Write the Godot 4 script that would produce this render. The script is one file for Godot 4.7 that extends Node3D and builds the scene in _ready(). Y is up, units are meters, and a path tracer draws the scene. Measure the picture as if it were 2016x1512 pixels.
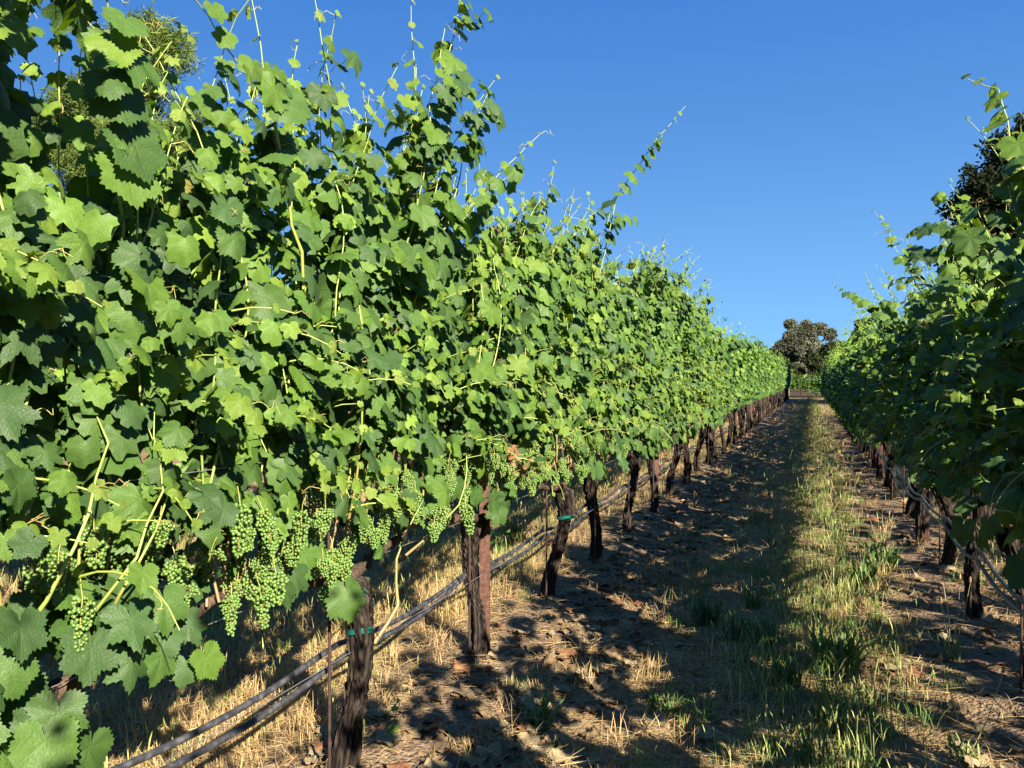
extends Node3D

# Row space: p runs to the right of the camera across the rows, s runs forward along them, h is up. World: x = p, y = h, z = -s.
const ROW_L := -1.65
const ROW_R := 0.97
const ROW_GAP := 2.62
const STEP := 1.29
const TO_SUN := Vector3(0.627, 0.464, 0.627)

class Geo:
	var v := PackedVector3Array()
	var c := PackedColorArray()
	var u := PackedVector2Array()
	var i := PackedInt32Array()

	func tri(a: int, b: int, d: int) -> void:
		i.append(a); i.append(b); i.append(d)

	func quad(a: int, b: int, d: int, e: int) -> void:
		i.append(a); i.append(b); i.append(d)
		i.append(a); i.append(d); i.append(e)

	func put(at: Vector3, uv := Vector2.ZERO, col := Color.WHITE) -> int:
		v.append(at); u.append(uv); c.append(col)
		return v.size() - 1

	# a tube along pts; radii and cols per point
	func tube(pts: PackedVector3Array, radii: PackedFloat32Array, sides: int, cols := PackedColorArray(), cap := true) -> void:
		var n := pts.size()
		var first := v.size()
		var side := Vector3.RIGHT
		var length := 0.0
		for k in n:
			var d: Vector3 = (pts[mini(k + 1, n - 1)] - pts[maxi(k - 1, 0)]).normalized()
			if k == 0:
				side = d.cross(Vector3(0.31, 0.2, 0.93)).normalized()
				if side.length() < 0.1:
					side = d.cross(Vector3.RIGHT).normalized()
			else:
				side = (side - d * side.dot(d)).normalized()
				length += pts[k].distance_to(pts[k - 1])
			var up := d.cross(side)
			var col: Color = cols[k] if cols.size() > k else Color.WHITE
			for j in sides:
				var a := TAU * j / sides
				put(pts[k] + (side * cos(a) + up * sin(a)) * radii[k], Vector2(float(j) / sides, length * 4.0), col)
		for k in n - 1:
			for j in sides:
				var j2 := (j + 1) % sides
				var a := first + k * sides
				quad(a + j, a + sides + j, a + sides + j2, a + j2)
		if cap:
			var d0: Color = cols[0] if cols.size() else Color.WHITE
			var d1: Color = cols[n - 1] if cols.size() >= n else Color.WHITE
			var e0 := put(pts[0], Vector2.ZERO, d0)
			var e1 := put(pts[n - 1], Vector2.ZERO, d1)
			for j in sides:
				var j2 := (j + 1) % sides
				tri(e0, first + j, first + j2)
				tri(e1, first + (n - 1) * sides + j2, first + (n - 1) * sides + j)

	func box(a: Vector3, b: Vector3, col := Color.WHITE) -> void:
		for f in [[Vector3(0, 0, 0), Vector3(1, 0, 0), Vector3(1, 1, 0), Vector3(0, 1, 0)], [Vector3(1, 0, 1), Vector3(0, 0, 1), Vector3(0, 1, 1), Vector3(1, 1, 1)], [Vector3(0, 0, 1), Vector3(0, 0, 0), Vector3(0, 1, 0), Vector3(0, 1, 1)], [Vector3(1, 0, 0), Vector3(1, 0, 1), Vector3(1, 1, 1), Vector3(1, 1, 0)], [Vector3(0, 1, 0), Vector3(1, 1, 0), Vector3(1, 1, 1), Vector3(0, 1, 1)], [Vector3(0, 0, 1), Vector3(1, 0, 1), Vector3(1, 0, 0), Vector3(0, 0, 0)]]:
			var w := []
			for q in f:
				w.append(put(a + (b - a) * q, Vector2.ZERO, col))
			quad(w[3], w[2], w[1], w[0])

	# a ribbon: centre points, half widths, across direction
	func strip(pts: PackedVector3Array, half: PackedFloat32Array, across: Vector3, cols: PackedColorArray, fold := 0.0) -> void:
		var n := pts.size()
		var prev := -1
		for k in n:
			var col: Color = cols[k]
			var d: Vector3 = (pts[mini(k + 1, n - 1)] - pts[maxi(k - 1, 0)]).normalized()
			var up := across.cross(d) * fold * half[k]
			var a := put(pts[k] - across * half[k] + up, Vector2(0, float(k) / n), col)
			var b := put(pts[k] + across * half[k] + up, Vector2(1, float(k) / n), col)
			var m := -1
			if fold != 0.0:
				m = put(pts[k], Vector2(0.5, float(k) / n), col)
			if k > 0:
				if fold != 0.0:
					quad(prev, a, m, prev + 2)
					quad(prev + 2, m, b, prev + 1)
				else:
					quad(prev, a, b, prev + 1)
			prev = a

	func add(g: Geo, t: Transform3D, tint := Color.WHITE) -> void:
		var first := v.size()
		v.append_array(t * g.v)
		u.append_array(g.u)
		var cc := g.c.duplicate()
		for k in cc.size():
			cc[k] = cc[k] * tint
		c.append_array(cc)
		var ii := g.i.duplicate()
		for k in ii.size():
			ii[k] += first
		i.append_array(ii)

	func arrays() -> Array:
		var nn := PackedVector3Array()
		nn.resize(v.size())
		for k in range(0, i.size(), 3):
			var a := i[k]
			var b := i[k + 1]
			var d := i[k + 2]
			var f := (v[d] - v[a]).cross(v[b] - v[a])
			nn[a] += f
			nn[b] += f
			nn[d] += f
		for k in nn.size():
			nn[k] = nn[k].normalized() if nn[k].length_squared() > 1e-20 else Vector3.UP
		var out := []
		out.resize(Mesh.ARRAY_MAX)
		out[Mesh.ARRAY_VERTEX] = v
		out[Mesh.ARRAY_NORMAL] = nn
		out[Mesh.ARRAY_COLOR] = c
		out[Mesh.ARRAY_TEX_UV] = u
		out[Mesh.ARRAY_INDEX] = i
		return out

	func mesh(m: Material, onto: ArrayMesh = null) -> ArrayMesh:
		var am := onto if onto else ArrayMesh.new()
		am.add_surface_from_arrays(Mesh.PRIMITIVE_TRIANGLES, arrays())
		am.surface_set_material(am.get_surface_count() - 1, m)
		return am


var rng := RandomNumberGenerator.new()
var names := {}
var land := FastNoiseLite.new()
var patch := FastNoiseLite.new()
var bark_noise := FastNoiseLite.new()

var leaf_big := []        # near leaves, with petiole
var leaf_mid := []        # inner leaves of near vines
var leaf_far := []        # Geo, for the merged foliage of far vines
var tints := []
var leaf_mats := []
var m_foliage: StandardMaterial3D
var m_petiole: StandardMaterial3D
var m_shoot: StandardMaterial3D
var m_bark: StandardMaterial3D
var m_berry: StandardMaterial3D
var m_rust: StandardMaterial3D
var m_hose: StandardMaterial3D
var m_stake: StandardMaterial3D
var m_wire: StandardMaterial3D
var m_tie: StandardMaterial3D
var m_grass: StandardMaterial3D
var m_dead: Array = []
var m_tree: StandardMaterial3D
var bunches := []
var trunk_meshes := []


func lin(r: float, g: float, b: float) -> Color:
	return Color(r, g, b).linear_to_srgb()


func rf(a: float, b: float) -> float:
	return rng.randf_range(a, b)


func numbered(called: String) -> String:
	var n: int = names.get(called, 0)
	names[called] = n + 1
	return called if n == 0 else "%s_%03d" % [called, n]


func ordinal(n: int) -> String:
	var w := ["first", "second", "third", "fourth", "fifth", "sixth", "seventh", "eighth", "ninth", "tenth", "eleventh", "twelfth"]
	if n <= 12:
		return w[n - 1]
	var e := "th"
	if n % 10 == 1 and n != 11: e = "st"
	elif n % 10 == 2 and n != 12: e = "nd"
	elif n % 10 == 3 and n != 13: e = "rd"
	return str(n) + e


func tag(o: Node3D, label: String, category: String, group := "", kind := "") -> Node3D:
	if label: o.set_meta("label", label)
	if category: o.set_meta("category", category)
	if group: o.set_meta("group", group)
	if kind: o.set_meta("kind", kind)
	return o


func thing(called: String, at: Vector3) -> Node3D:
	var o := Node3D.new()
	o.name = numbered(called)
	add_child(o)
	o.position = at
	return o


func mi(called: String, m: Mesh, parent: Node = self, n := -1) -> MeshInstance3D:
	var o := MeshInstance3D.new()
	o.mesh = m
	if parent == self:
		o.name = numbered(called)
	else:
		o.name = called if n <= 0 else "%s_%03d" % [called, n]
	parent.add_child(o, true)
	return o


func scatter(called: String, m: Mesh, where: Array, cols: PackedColorArray, parent: Node = self) -> MultiMeshInstance3D:
	var mm := MultiMesh.new()
	mm.transform_format = MultiMesh.TRANSFORM_3D
	mm.use_colors = true
	mm.mesh = m
	mm.instance_count = where.size()
	var buf := PackedFloat32Array()
	buf.resize(where.size() * 16)
	for k in where.size():
		var t: Transform3D = where[k]
		var b := t.basis
		var o := k * 16
		buf[o] = b.x.x; buf[o + 1] = b.y.x; buf[o + 2] = b.z.x; buf[o + 3] = t.origin.x
		buf[o + 4] = b.x.y; buf[o + 5] = b.y.y; buf[o + 6] = b.z.y; buf[o + 7] = t.origin.y
		buf[o + 8] = b.x.z; buf[o + 9] = b.y.z; buf[o + 10] = b.z.z; buf[o + 11] = t.origin.z
		buf[o + 12] = cols[k].r; buf[o + 13] = cols[k].g; buf[o + 14] = cols[k].b; buf[o + 15] = 1.0
	mm.buffer = buf
	var o := MultiMeshInstance3D.new()
	o.multimesh = mm
	o.name = numbered(called) if parent == self else called
	parent.add_child(o, true)
	o.set_meta("kind", "stuff")
	return o


# ---------------------------------------------------------------- ground shape
func ground_h(p: float, s: float) -> float:
	var h := 0.0
	for k in 5:
		var c := ROW_L - ROW_GAP + ROW_GAP * k
		var d := absf(p - c)
		h += 0.07 * exp(-d * d / 0.16)
	if s > 69.0 or s < -12.0:
		h *= 0.0
	var near := clampf(1.0 - (absf(p) + absf(s)) / 300.0, 0.0, 1.0)
	h += land.get_noise_2d(p * 14.0, s * 14.0) * 0.022 * near + land.get_noise_2d(p * 3.0 + 50.0, s * 3.0) * 0.03 * near
	return h - 0.02


func on_ground(p: float, s: float, up := 0.0) -> Vector3:
	return Vector3(p, ground_h(p, s) + up, -s)


# ---------------------------------------------------------------- leaves
func leaf_geo(teeth: int, rings: Array, deep: float, seed_: int) -> Geo:
	var r := RandomNumberGenerator.new()
	r.seed = seed_
	var g := Geo.new()
	var d1 := deep * r.randf_range(0.6, 1.2)
	var d2 := deep * r.randf_range(0.7, 1.3)
	var keys_a := [0.0, 28.0, 54.0, 84.0, 113.0, 140.0, 160.0, 172.0, 180.0]
	var keys_r := [1.0, 0.84 - d1, 0.92, 0.76 - d2, 0.82, 0.72, 0.60, 0.40, 0.10]
	var asym := r.randf_range(-0.06, 0.06)
	var fold := r.randf_range(-0.12, 0.48)
	var cup := r.randf_range(-0.15, 0.50)
	var tipd := r.randf_range(0.0, 0.6)
	var wave := r.randf_range(0.04, 0.13)
	var ph := r.randf_range(0.0, TAU)
	var n := teeth * 2
	var outline := PackedVector2Array()
	for k in n:
		var th := -180.0 + 360.0 * (k + 0.5) / n
		var a := absf(th)
		var q := 0
		while q < 7 and a > keys_a[q + 1]:
			q += 1
		var t: float = clampf((a - keys_a[q]) / (keys_a[q + 1] - keys_a[q]), 0.0, 1.0)
		t = t * t * (3.0 - 2.0 * t) * 0.75 + t * 0.25
		var rad: float = lerpf(keys_r[q], keys_r[q + 1], t) * (1.0 + asym * signf(th))
		if a < 168.0:
			rad *= (1.0 + r.randf_range(0.05, 0.10)) if k % 2 == 0 else (1.0 - r.randf_range(0.01, 0.05))
		var th2 := deg_to_rad(th + r.randf_range(-1.0, 1.0))
		outline.append(Vector2(rad * sin(th2), -rad * cos(th2)))
	var shape := func(x: float, y: float) -> float:
		var rr := sqrt(x * x + y * y)
		var an := atan2(x, -y)
		var z := -cup * rr * rr * 0.55 - fold * absf(x) * 0.8
		z += wave * sin(3.0 * an + ph) * rr * rr + wave * 0.6 * sin(7.0 * an + ph * 2.0) * rr * rr * rr
		z += 0.035 * (1.0 - cos(an * 6.55)) * rr * (1.2 - rr)
		if y < 0.0:
			z -= tipd * y * y * 0.5
		return z
	g.put(Vector3(0, 0, 0), Vector2(0.5, 0.41))
	for f in rings:
		for k in n:
			var o: Vector2 = outline[k]
			if f < 0.99:  # inner rings are smooth
				var m: Vector2 = (outline[(k + n - 1) % n] + o * 2.0 + outline[(k + 1) % n]) * 0.25
				o = m * f
			g.put(Vector3(o.x, o.y, shape.call(o.x, o.y)), Vector2(0.5 + 0.45 * o.x, 0.5 - 0.45 * (o.y + 0.2)))
	for k in n:
		var k2 := (k + 1) % n
		g.tri(0, 1 + k2, 1 + k)
		for w in rings.size() - 1:
			var a := 1 + w * n
			g.quad(a + k, a + k2, a + n + k2, a + n + k)
	return g


const PET := Vector3(0.0, 0.12, -0.78)


func petiole_geo() -> Geo:
	var g := Geo.new()
	var pts := PackedVector3Array([PET, PET * 0.62 + Vector3(0, 0.08, 0), PET * 0.28 + Vector3(0, 0.06, 0), Vector3(0, 0.0, -0.005)])
	g.tube(pts, PackedFloat32Array([0.022, 0.018, 0.016, 0.018]), 5)
	return g


func leaf_images(set_: int) -> Array:
	var n := 512
	var pucker := FastNoiseLite.new()
	pucker.seed = 4 + set_ * 7
	pucker.noise_type = FastNoiseLite.TYPE_CELLULAR
	pucker.cellular_return_type = FastNoiseLite.RETURN_DISTANCE2_SUB
	pucker.frequency = 0.035
	pucker.fractal_type = FastNoiseLite.FRACTAL_NONE
	var cells := pucker.get_image(n, n)
	var blotch := FastNoiseLite.new()
	blotch.seed = 9 + set_ * 5
	blotch.frequency = 0.012
	blotch.fractal_octaves = 4
	var blots := blotch.get_image(n, n)
	var vein := PackedFloat32Array()
	vein.resize(n * n)
	var draw := func(a: Vector2, b: Vector2, w0: float, w1: float, strength: float) -> void:
		var steps := int(a.distance_to(b) * n * 0.9) + 2
		for k in steps:
			var t := float(k) / steps
			var q := a.lerp(b, t) * n
			var w := lerpf(w0, w1, t)
			var wi := int(ceil(w)) + 1
			for y in range(maxi(0, int(q.y) - wi), mini(n, int(q.y) + wi + 1)):
				for x in range(maxi(0, int(q.x) - wi), mini(n, int(q.x) + wi + 1)):
					var d := Vector2(x, y).distance_to(q) / w
					if d < 1.0:
						vein[y * n + x] = maxf(vein[y * n + x], strength * (1.0 - d * d))
	var at := func(o: Vector2) -> Vector2:
		return Vector2(0.5 + 0.45 * o.x, 0.5 - 0.45 * (o.y + 0.2))
	for m in [[0.0, 1.0], [54.0, 0.9], [-54.0, 0.9], [113.0, 0.78], [-113.0, 0.78]]:
		var th: float = deg_to_rad(m[0])
		var d := Vector2(sin(th), -cos(th))
		draw.call(at.call(Vector2.ZERO), at.call(d * m[1]), 4.2, 1.6, 1.0)
		for k in 6:
			var o: float = 0.16 + 0.135 * k
			for sd in [-1.0, 1.0]:
				var e: Vector2 = d.rotated(sd * 0.82)
				var a: Vector2 = d * (o + 0.02 * sd) * m[1]
				var l: float = (0.42 - 0.045 * k) * m[1]
				var mid: Vector2 = a + e * l * 0.5
				draw.call(at.call(a), at.call(mid), 2.4, 1.8, 0.8)
				draw.call(at.call(mid), at.call(mid + e.rotated(-sd * 0.25) * l * 0.5), 1.8, 1.2, 0.7)
	var col := PackedByteArray()
	var hgt := PackedByteArray()
	col.resize(n * n * 3)
	hgt.resize(n * n)
	for k in n * n:
		var x := k % n
		var y := k / n
		var cell := cells.get_pixel(x, y).r
		var bl := blots.get_pixel(x, y).r
		var vv := vein[k]
		var spot := clampf((blots.get_pixel((x * 5 + 77) % n, (y * 5 + 31) % n).r - 0.80) * 9.0, 0.0, 1.0) * float(set_)
		var base := 0.70 + 0.20 * bl + 0.10 * cell
		var lum := lerpf(base * 0.90, 1.0, vv * 0.85)
		var warm := lerpf(0.0, 0.30, vv)
		col[k * 3] = int(255.0 * clampf(pow(lum * (0.92 + warm * 0.3 + spot * 0.75), 0.4545), 0, 1))
		col[k * 3 + 1] = int(255.0 * clampf(pow(lum * (1.0 - spot * 0.25), 0.4545), 0, 1))
		col[k * 3 + 2] = int(255.0 * clampf(pow(lum * (0.85 + warm * 0.5), 0.4545), 0, 1))
		hgt[k] = int(255.0 * clampf(0.35 + 0.5 * cell + 0.12 * bl - vv * 0.40, 0, 1))
	return [ImageTexture.create_from_image(Image.create_from_data(n, n, false, Image.FORMAT_RGB8, col)), ImageTexture.create_from_image(Image.create_from_data(n, n, false, Image.FORMAT_L8, hgt))]


func noise_tex(freq: float, oct: int, seed_: int, a: Color, b: Color, mid: Color, size := 512, kind := FastNoiseLite.TYPE_SIMPLEX_SMOOTH) -> NoiseTexture2D:
	var f := FastNoiseLite.new()
	f.seed = seed_
	f.noise_type = kind
	f.frequency = freq
	f.fractal_octaves = oct
	var t := NoiseTexture2D.new()
	t.width = size
	t.height = size
	t.seamless = true
	t.noise = f
	var g := Gradient.new()
	g.set_color(0, a)
	g.set_color(1, b)
	g.add_point(0.5, mid)
	t.color_ramp = g
	return t


func grey_tex(freq: float, oct: int, seed_: int, size := 512) -> NoiseTexture2D:
	return noise_tex(freq, oct, seed_, Color.BLACK, Color.WHITE, Color(0.5, 0.5, 0.5), size)


func make_materials() -> void:
	var t := leaf_images(0)
	var t2 := leaf_images(1)
	tints = [Color(0.067, 0.130, 0.030), Color(0.084, 0.160, 0.034), Color(0.055, 0.108, 0.032), Color(0.100, 0.186, 0.036), Color(0.068, 0.132, 0.040),
		Color(0.138, 0.240, 0.038), Color(0.205, 0.305, 0.044), Color(0.28, 0.36, 0.075), Color(0.27, 0.24, 0.05)]
	for k in tints.size():
		var m := StandardMaterial3D.new()
		m.resource_name = "vine_leaf"
		m.albedo_color = tints[k].linear_to_srgb()
		m.albedo_texture = t[0] if k % 2 == 0 else t2[0]
		m.heightmap_enabled = true
		m.heightmap_texture = t[1] if k % 2 == 0 else t2[1]
		m.heightmap_scale = 0.14
		m.roughness = 0.56
		m.metallic_specular = 0.42
		m.backlight_enabled = true
		m.backlight = Color(0.70, 0.82, 0.15) if k < 5 else Color(0.94, 0.92, 0.2)
		m.cull_mode = BaseMaterial3D.CULL_DISABLED
		leaf_mats.append(m)
	m_foliage = leaf_mats[1].duplicate()
	m_foliage.albedo_color = Color.WHITE
	m_foliage.vertex_color_use_as_albedo = true
	m_petiole = StandardMaterial3D.new()
	m_petiole.albedo_color = lin(0.26, 0.25, 0.06)
	m_petiole.roughness = 0.5
	m_shoot = StandardMaterial3D.new()
	m_shoot.vertex_color_use_as_albedo = true
	m_shoot.roughness = 0.5
	m_bark = StandardMaterial3D.new()
	m_bark.vertex_color_use_as_albedo = true
	m_bark.roughness = 0.95
	m_bark.metallic_specular = 0.2
	m_bark.albedo_texture = noise_tex(0.012, 5, 21, lin(0.35, 0.33, 0.31), lin(1, 0.98, 0.95), lin(0.65, 0.62, 0.6))
	m_bark.heightmap_enabled = true
	m_bark.heightmap_texture = grey_tex(0.014, 5, 22)
	m_bark.heightmap_scale = 1.4
	m_bark.uv1_triplanar = true
	m_bark.uv1_scale = Vector3(9, 1.5, 9)
	m_berry = StandardMaterial3D.new()
	m_berry.albedo_color = Color.WHITE
	m_berry.vertex_color_use_as_albedo = true
	m_berry.roughness = 0.42
	m_berry.subsurf_scatter_enabled = true
	m_berry.subsurf_scatter_strength = 0.25
	m_rust = StandardMaterial3D.new()
	m_rust.albedo_texture = noise_tex(0.02, 5, 31, lin(0.035, 0.016, 0.011), lin(0.13, 0.056, 0.034), lin(0.07, 0.028, 0.018))
	m_rust.uv1_triplanar = true
	m_rust.uv1_scale = Vector3(3, 3, 3)
	m_rust.roughness = 0.82
	m_rust.heightmap_enabled = true
	m_rust.heightmap_texture = grey_tex(0.05, 4, 32)
	m_rust.heightmap_scale = 0.15
	m_stake = m_rust.duplicate()
	m_stake.albedo_color = lin(0.45, 0.5, 0.55)
	m_hose = StandardMaterial3D.new()
	m_hose.albedo_texture = noise_tex(0.02, 4, 41, lin(0.014, 0.015, 0.018), lin(0.15, 0.15, 0.155), lin(0.035, 0.036, 0.04))
	m_hose.uv1_triplanar = true
	m_hose.uv1_scale = Vector3(2, 2, 2)
	m_hose.roughness = 0.48
	m_wire = StandardMaterial3D.new()
	m_wire.albedo_color = lin(0.35, 0.34, 0.32)
	m_wire.metallic = 0.7
	m_wire.roughness = 0.45
	m_tie = StandardMaterial3D.new()
	m_tie.albedo_color = lin(0.006, 0.10, 0.078)
	m_tie.roughness = 0.35
	m_grass = StandardMaterial3D.new()
	m_grass.vertex_color_use_as_albedo = true
	m_grass.roughness = 0.7
	m_grass.backlight_enabled = true
	m_grass.backlight = Color(0.5, 0.5, 0.22)
	m_grass.albedo_texture = noise_tex(0.05, 3, 51, lin(0.7, 0.7, 0.7), lin(1, 1, 1), lin(0.88, 0.88, 0.88), 128)
	for c in [lin(0.29, 0.175, 0.10), lin(0.36, 0.235, 0.14), lin(0.22, 0.14, 0.09), lin(0.42, 0.30, 0.19), lin(0.30, 0.125, 0.065)]:
		var m: StandardMaterial3D = leaf_mats[0].duplicate()
		m.albedo_color = c
		m.backlight = Color(0.3, 0.25, 0.2)
		m.roughness = 0.8
		m.heightmap_scale = 0.6
		m_dead.append(m)
		leaf_mats.append(m)
		tints.append(c.srgb_to_linear())
	m_tree = StandardMaterial3D.new()
	m_tree.vertex_color_use_as_albedo = true
	m_tree.albedo_texture = m_grass.albedo_texture
	m_tree.roughness = 0.85
	m_tree.metallic_specular = 0.2
	m_tree.backlight_enabled = true
	m_tree.backlight = Color(0.6, 0.6, 0.3)


func make_leaves() -> void:
	var pet := petiole_geo()
	for k in 18:
		var deep: float = [0.06, 0.12, 0.03, 0.22, 0.08, 0.15, 0.04, 0.10, 0.02, 0.20, 0.07, 0.30, 0.05, 0.13, 0.03, 0.25, 0.09, 0.16][k]
		var g := leaf_geo(36, [0.3, 0.62, 0.86, 1.0], deep, 100 + k)
		leaf_big.append(pet.mesh(m_petiole, g.mesh(leaf_mats[0])))
	for k in 6:
		leaf_mid.append(leaf_geo(14, [0.55, 1.0], [0.05, 0.12, 0.2, 0.08, 0.28, 0.03][k], 200 + k).mesh(m_foliage))
	for k in 4:
		leaf_far.append(leaf_geo(8, [1.0], [0.05, 0.15, 0.1, 0.22][k], 300 + k))


# leaf record: [Transform3D, tint index, size]
func leaf_at(out: Array, node: Vector3, n: Vector3, size: float, tint: int) -> void:
	n = n.normalized()
	var d := Vector3(rf(-0.5, 0.5), -1.0 + rf(-0.1, 0.5), rf(-0.55, 0.55)) + Vector3(n.x, 0, n.z) * 0.5
	var y := -(d - n * d.dot(n))
	if y.length() < 0.05:
		y = Vector3.UP.cross(n)
	y = y.normalized()
	var b := Basis(y.cross(n).normalized(), y, n) * Basis.from_scale(Vector3.ONE * size)
	out.append([Transform3D(b, node - b * PET), tint, size])


func mature() -> int:
	var r := rng.randf()
	if r < 0.002: return 8
	if r < 0.11: return 5
	return rng.randi() % 5


# leaves along one shoot
func dress(out: Array, pts: PackedVector3Array, side: float, base_size: float, low_keep: float, from := 1, dense := 1.0, young_tip := true) -> void:
	var n := pts.size()
	for k in range(from, n):
		var t := float(k) / n
		var node: Vector3 = pts[k]
		if node.y < 1.12 and rng.randf() > low_keep:
			continue
		var left := n - 1 - k
		var size := base_size * rf(0.72, 1.18)
		var tint := mature()
		if young_tip and left < 7:
			size *= lerpf(0.22, 0.95, left / 7.0)
			tint = 7 if left < 2 else (6 if left < 5 else 5)
			if rng.randf() < 0.3: tint = maxi(5, tint - 1)
		elif t > 0.6 and rng.randf() < 0.22:
			tint = 5
		var sg := side if rng.randf() < (0.60 if side > 0.0 else 0.36) else -side
		if absf(node.x) > 0.30:
			sg = signf(node.x) if rng.randf() < 0.7 else sg
		var nn := Vector3(sg * rf(0.45, 1.0), rf(0.0, 0.75), rf(-0.55, 0.55))
		nn += TO_SUN * (rf(0.1, 1.0) if side > 0.0 else rf(0.3, 1.4))
		leaf_at(out, node, nn, size, tint)
		if node.y > 1.0 and rng.randf() < 0.42 * dense and left > 2:
			# a short lateral with small leaves
			var q := node
			var d := Vector3(sg * rf(0.3, 1.0), rf(-0.25, 0.7), rf(-0.7, 0.7)).normalized()
			for j in rng.randi_range(1, 4):
				q += d * rf(0.035, 0.06)
				d = (d + Vector3(rf(-0.3, 0.3), rf(-0.2, 0.3), rf(-0.3, 0.3))).normalized()
				var n2 := Vector3(sg * rf(0.3, 1.0), rf(0.0, 0.9), rf(-0.8, 0.8)) + TO_SUN * rf(0.0, 0.7)
				leaf_at(out, q, n2, base_size * rf(0.42, 0.82), 6 if rng.randf() < 0.10 else (5 if rng.randf() < 0.3 else mature()))


func canopy_top(row: float, s: float) -> float:
	if row == ROW_L and s < 13.0:
		var ks := [-9.0, 0.4, 1.2, 1.55, 1.85, 2.3, 2.85, 3.3, 3.7, 4.1, 4.9, 6.0, 6.6, 7.2, 8.6, 9.5, 10.6, 13.0]
		var hs := [2.6, 2.95, 2.85, 2.36, 2.40, 2.58, 2.7, 2.78, 2.52, 2.50, 2.66, 2.86, 2.66, 2.48, 2.78, 3.05, 2.62, 2.7]
		for k in ks.size() - 1:
			if s < ks[k + 1]:
				return lerpf(hs[k], hs[k + 1], clampf((s - ks[k]) / (ks[k + 1] - ks[k]), 0, 1))
	if row == ROW_R:
		return 2.34 + 0.28 * patch.get_noise_2d(s * 30.0, 7.0) + 0.12 * sin(s * 2.1)
	return 2.55 + 0.22 * patch.get_noise_2d(s * 34.0, row * 9.0) + 0.10 * sin(s * 2.7 + row)


func shoot_path(start: Vector3, top: float, reach: float, side: float) -> PackedVector3Array:
	var pts := PackedVector3Array([start])
	var q := start
	var d := Vector3(rf(-0.3, 0.3), 1.0, rf(-0.35, 0.35)).normalized()
	var n := int((top - start.y) / 0.072 * reach)
	var drift := rf(-0.8, 1.0) * side
	for k in n:
		q += d * 0.075
		pts.append(q)
		d += Vector3(rf(-0.16, 0.16), rf(-0.08, 0.08), rf(-0.16, 0.16))
		if q.y < 1.95:
			d.x -= q.x * 0.5
			d.y += 0.10
		elif q.y < top:
			d.x += drift * 0.05
		else:
			d.x += drift * 0.13
			d.y -= 0.22
		d = d.normalized()
	return pts


func tendril(g: Geo, at: Vector3, d: Vector3, col: Color) -> void:
	var pts := PackedVector3Array()
	var rad := PackedFloat32Array()
	var cols := PackedColorArray()
	var l := rf(0.06, 0.17)
	var a := d.cross(Vector3.UP).normalized() if absf(d.y) < 0.9 else Vector3.RIGHT
	var b := a.cross(d)
	var curl := rf(0.004, 0.022)
	var turns := rf(0.8, 3.0)
	for k in 12:
		var t := k / 11.0
		var th := t * t * turns * TAU
		pts.append(at + d * l * t * (1.0 - 0.35 * t) + (a * (cos(th) - 1.0) + b * sin(th)) * curl * t + Vector3(0, -0.02 * t * t, 0))
		rad.append(lerpf(0.0013, 0.0007, t))
		cols.append(col)
	g.tube(pts, rad, 4, cols, false)


func shoot_geo(pts: PackedVector3Array, r0: float, woody: float, tendrils: float) -> Geo:
	var g := Geo.new()
	var rad := PackedFloat32Array()
	var cols := PackedColorArray()
	var n := pts.size()
	var brown := Color(0.20, 0.13, 0.06)
	var green := Color(0.26, 0.32, 0.05).lerp(Color(0.12, 0.17, 0.04), rng.randf())
	var lime := Color(0.30, 0.36, 0.09)
	for k in n:
		var t := float(k) / maxf(1.0, n - 1)
		rad.append(lerpf(r0, 0.0012, pow(t, 0.8)) * (1.12 if k % 2 == 0 else 0.95))
		var c := green.lerp(lime, t)
		cols.append(brown.lerp(c, clampf(t / maxf(woody, 0.01), 0, 1)) if woody > 0.0 else c)
	g.tube(pts, rad, 6, cols)
	for k in range(3, n):
		if rng.randf() < tendrils:
			tendril(g, pts[k], Vector3(rf(-1, 1), rf(-0.2, 0.8), rf(-1, 1)).normalized(), Color(0.34, 0.34, 0.10).lerp(Color(0.30, 0.16, 0.07), rng.randf() * 0.7))
	return g


# ---------------------------------------------------------------- wood
func trunk_mid(t: float, lean: Vector2, seed_: int) -> Vector3:
	return Vector3(lean.x * t + 0.042 * (sin(t * 5.0 + seed_) * (0.4 + t) - 0.4 * sin(seed_)), 0, lean.y * t + 0.042 * (sin(t * 4.1 + seed_ * 2.0) - sin(seed_ * 2.0)))


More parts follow.
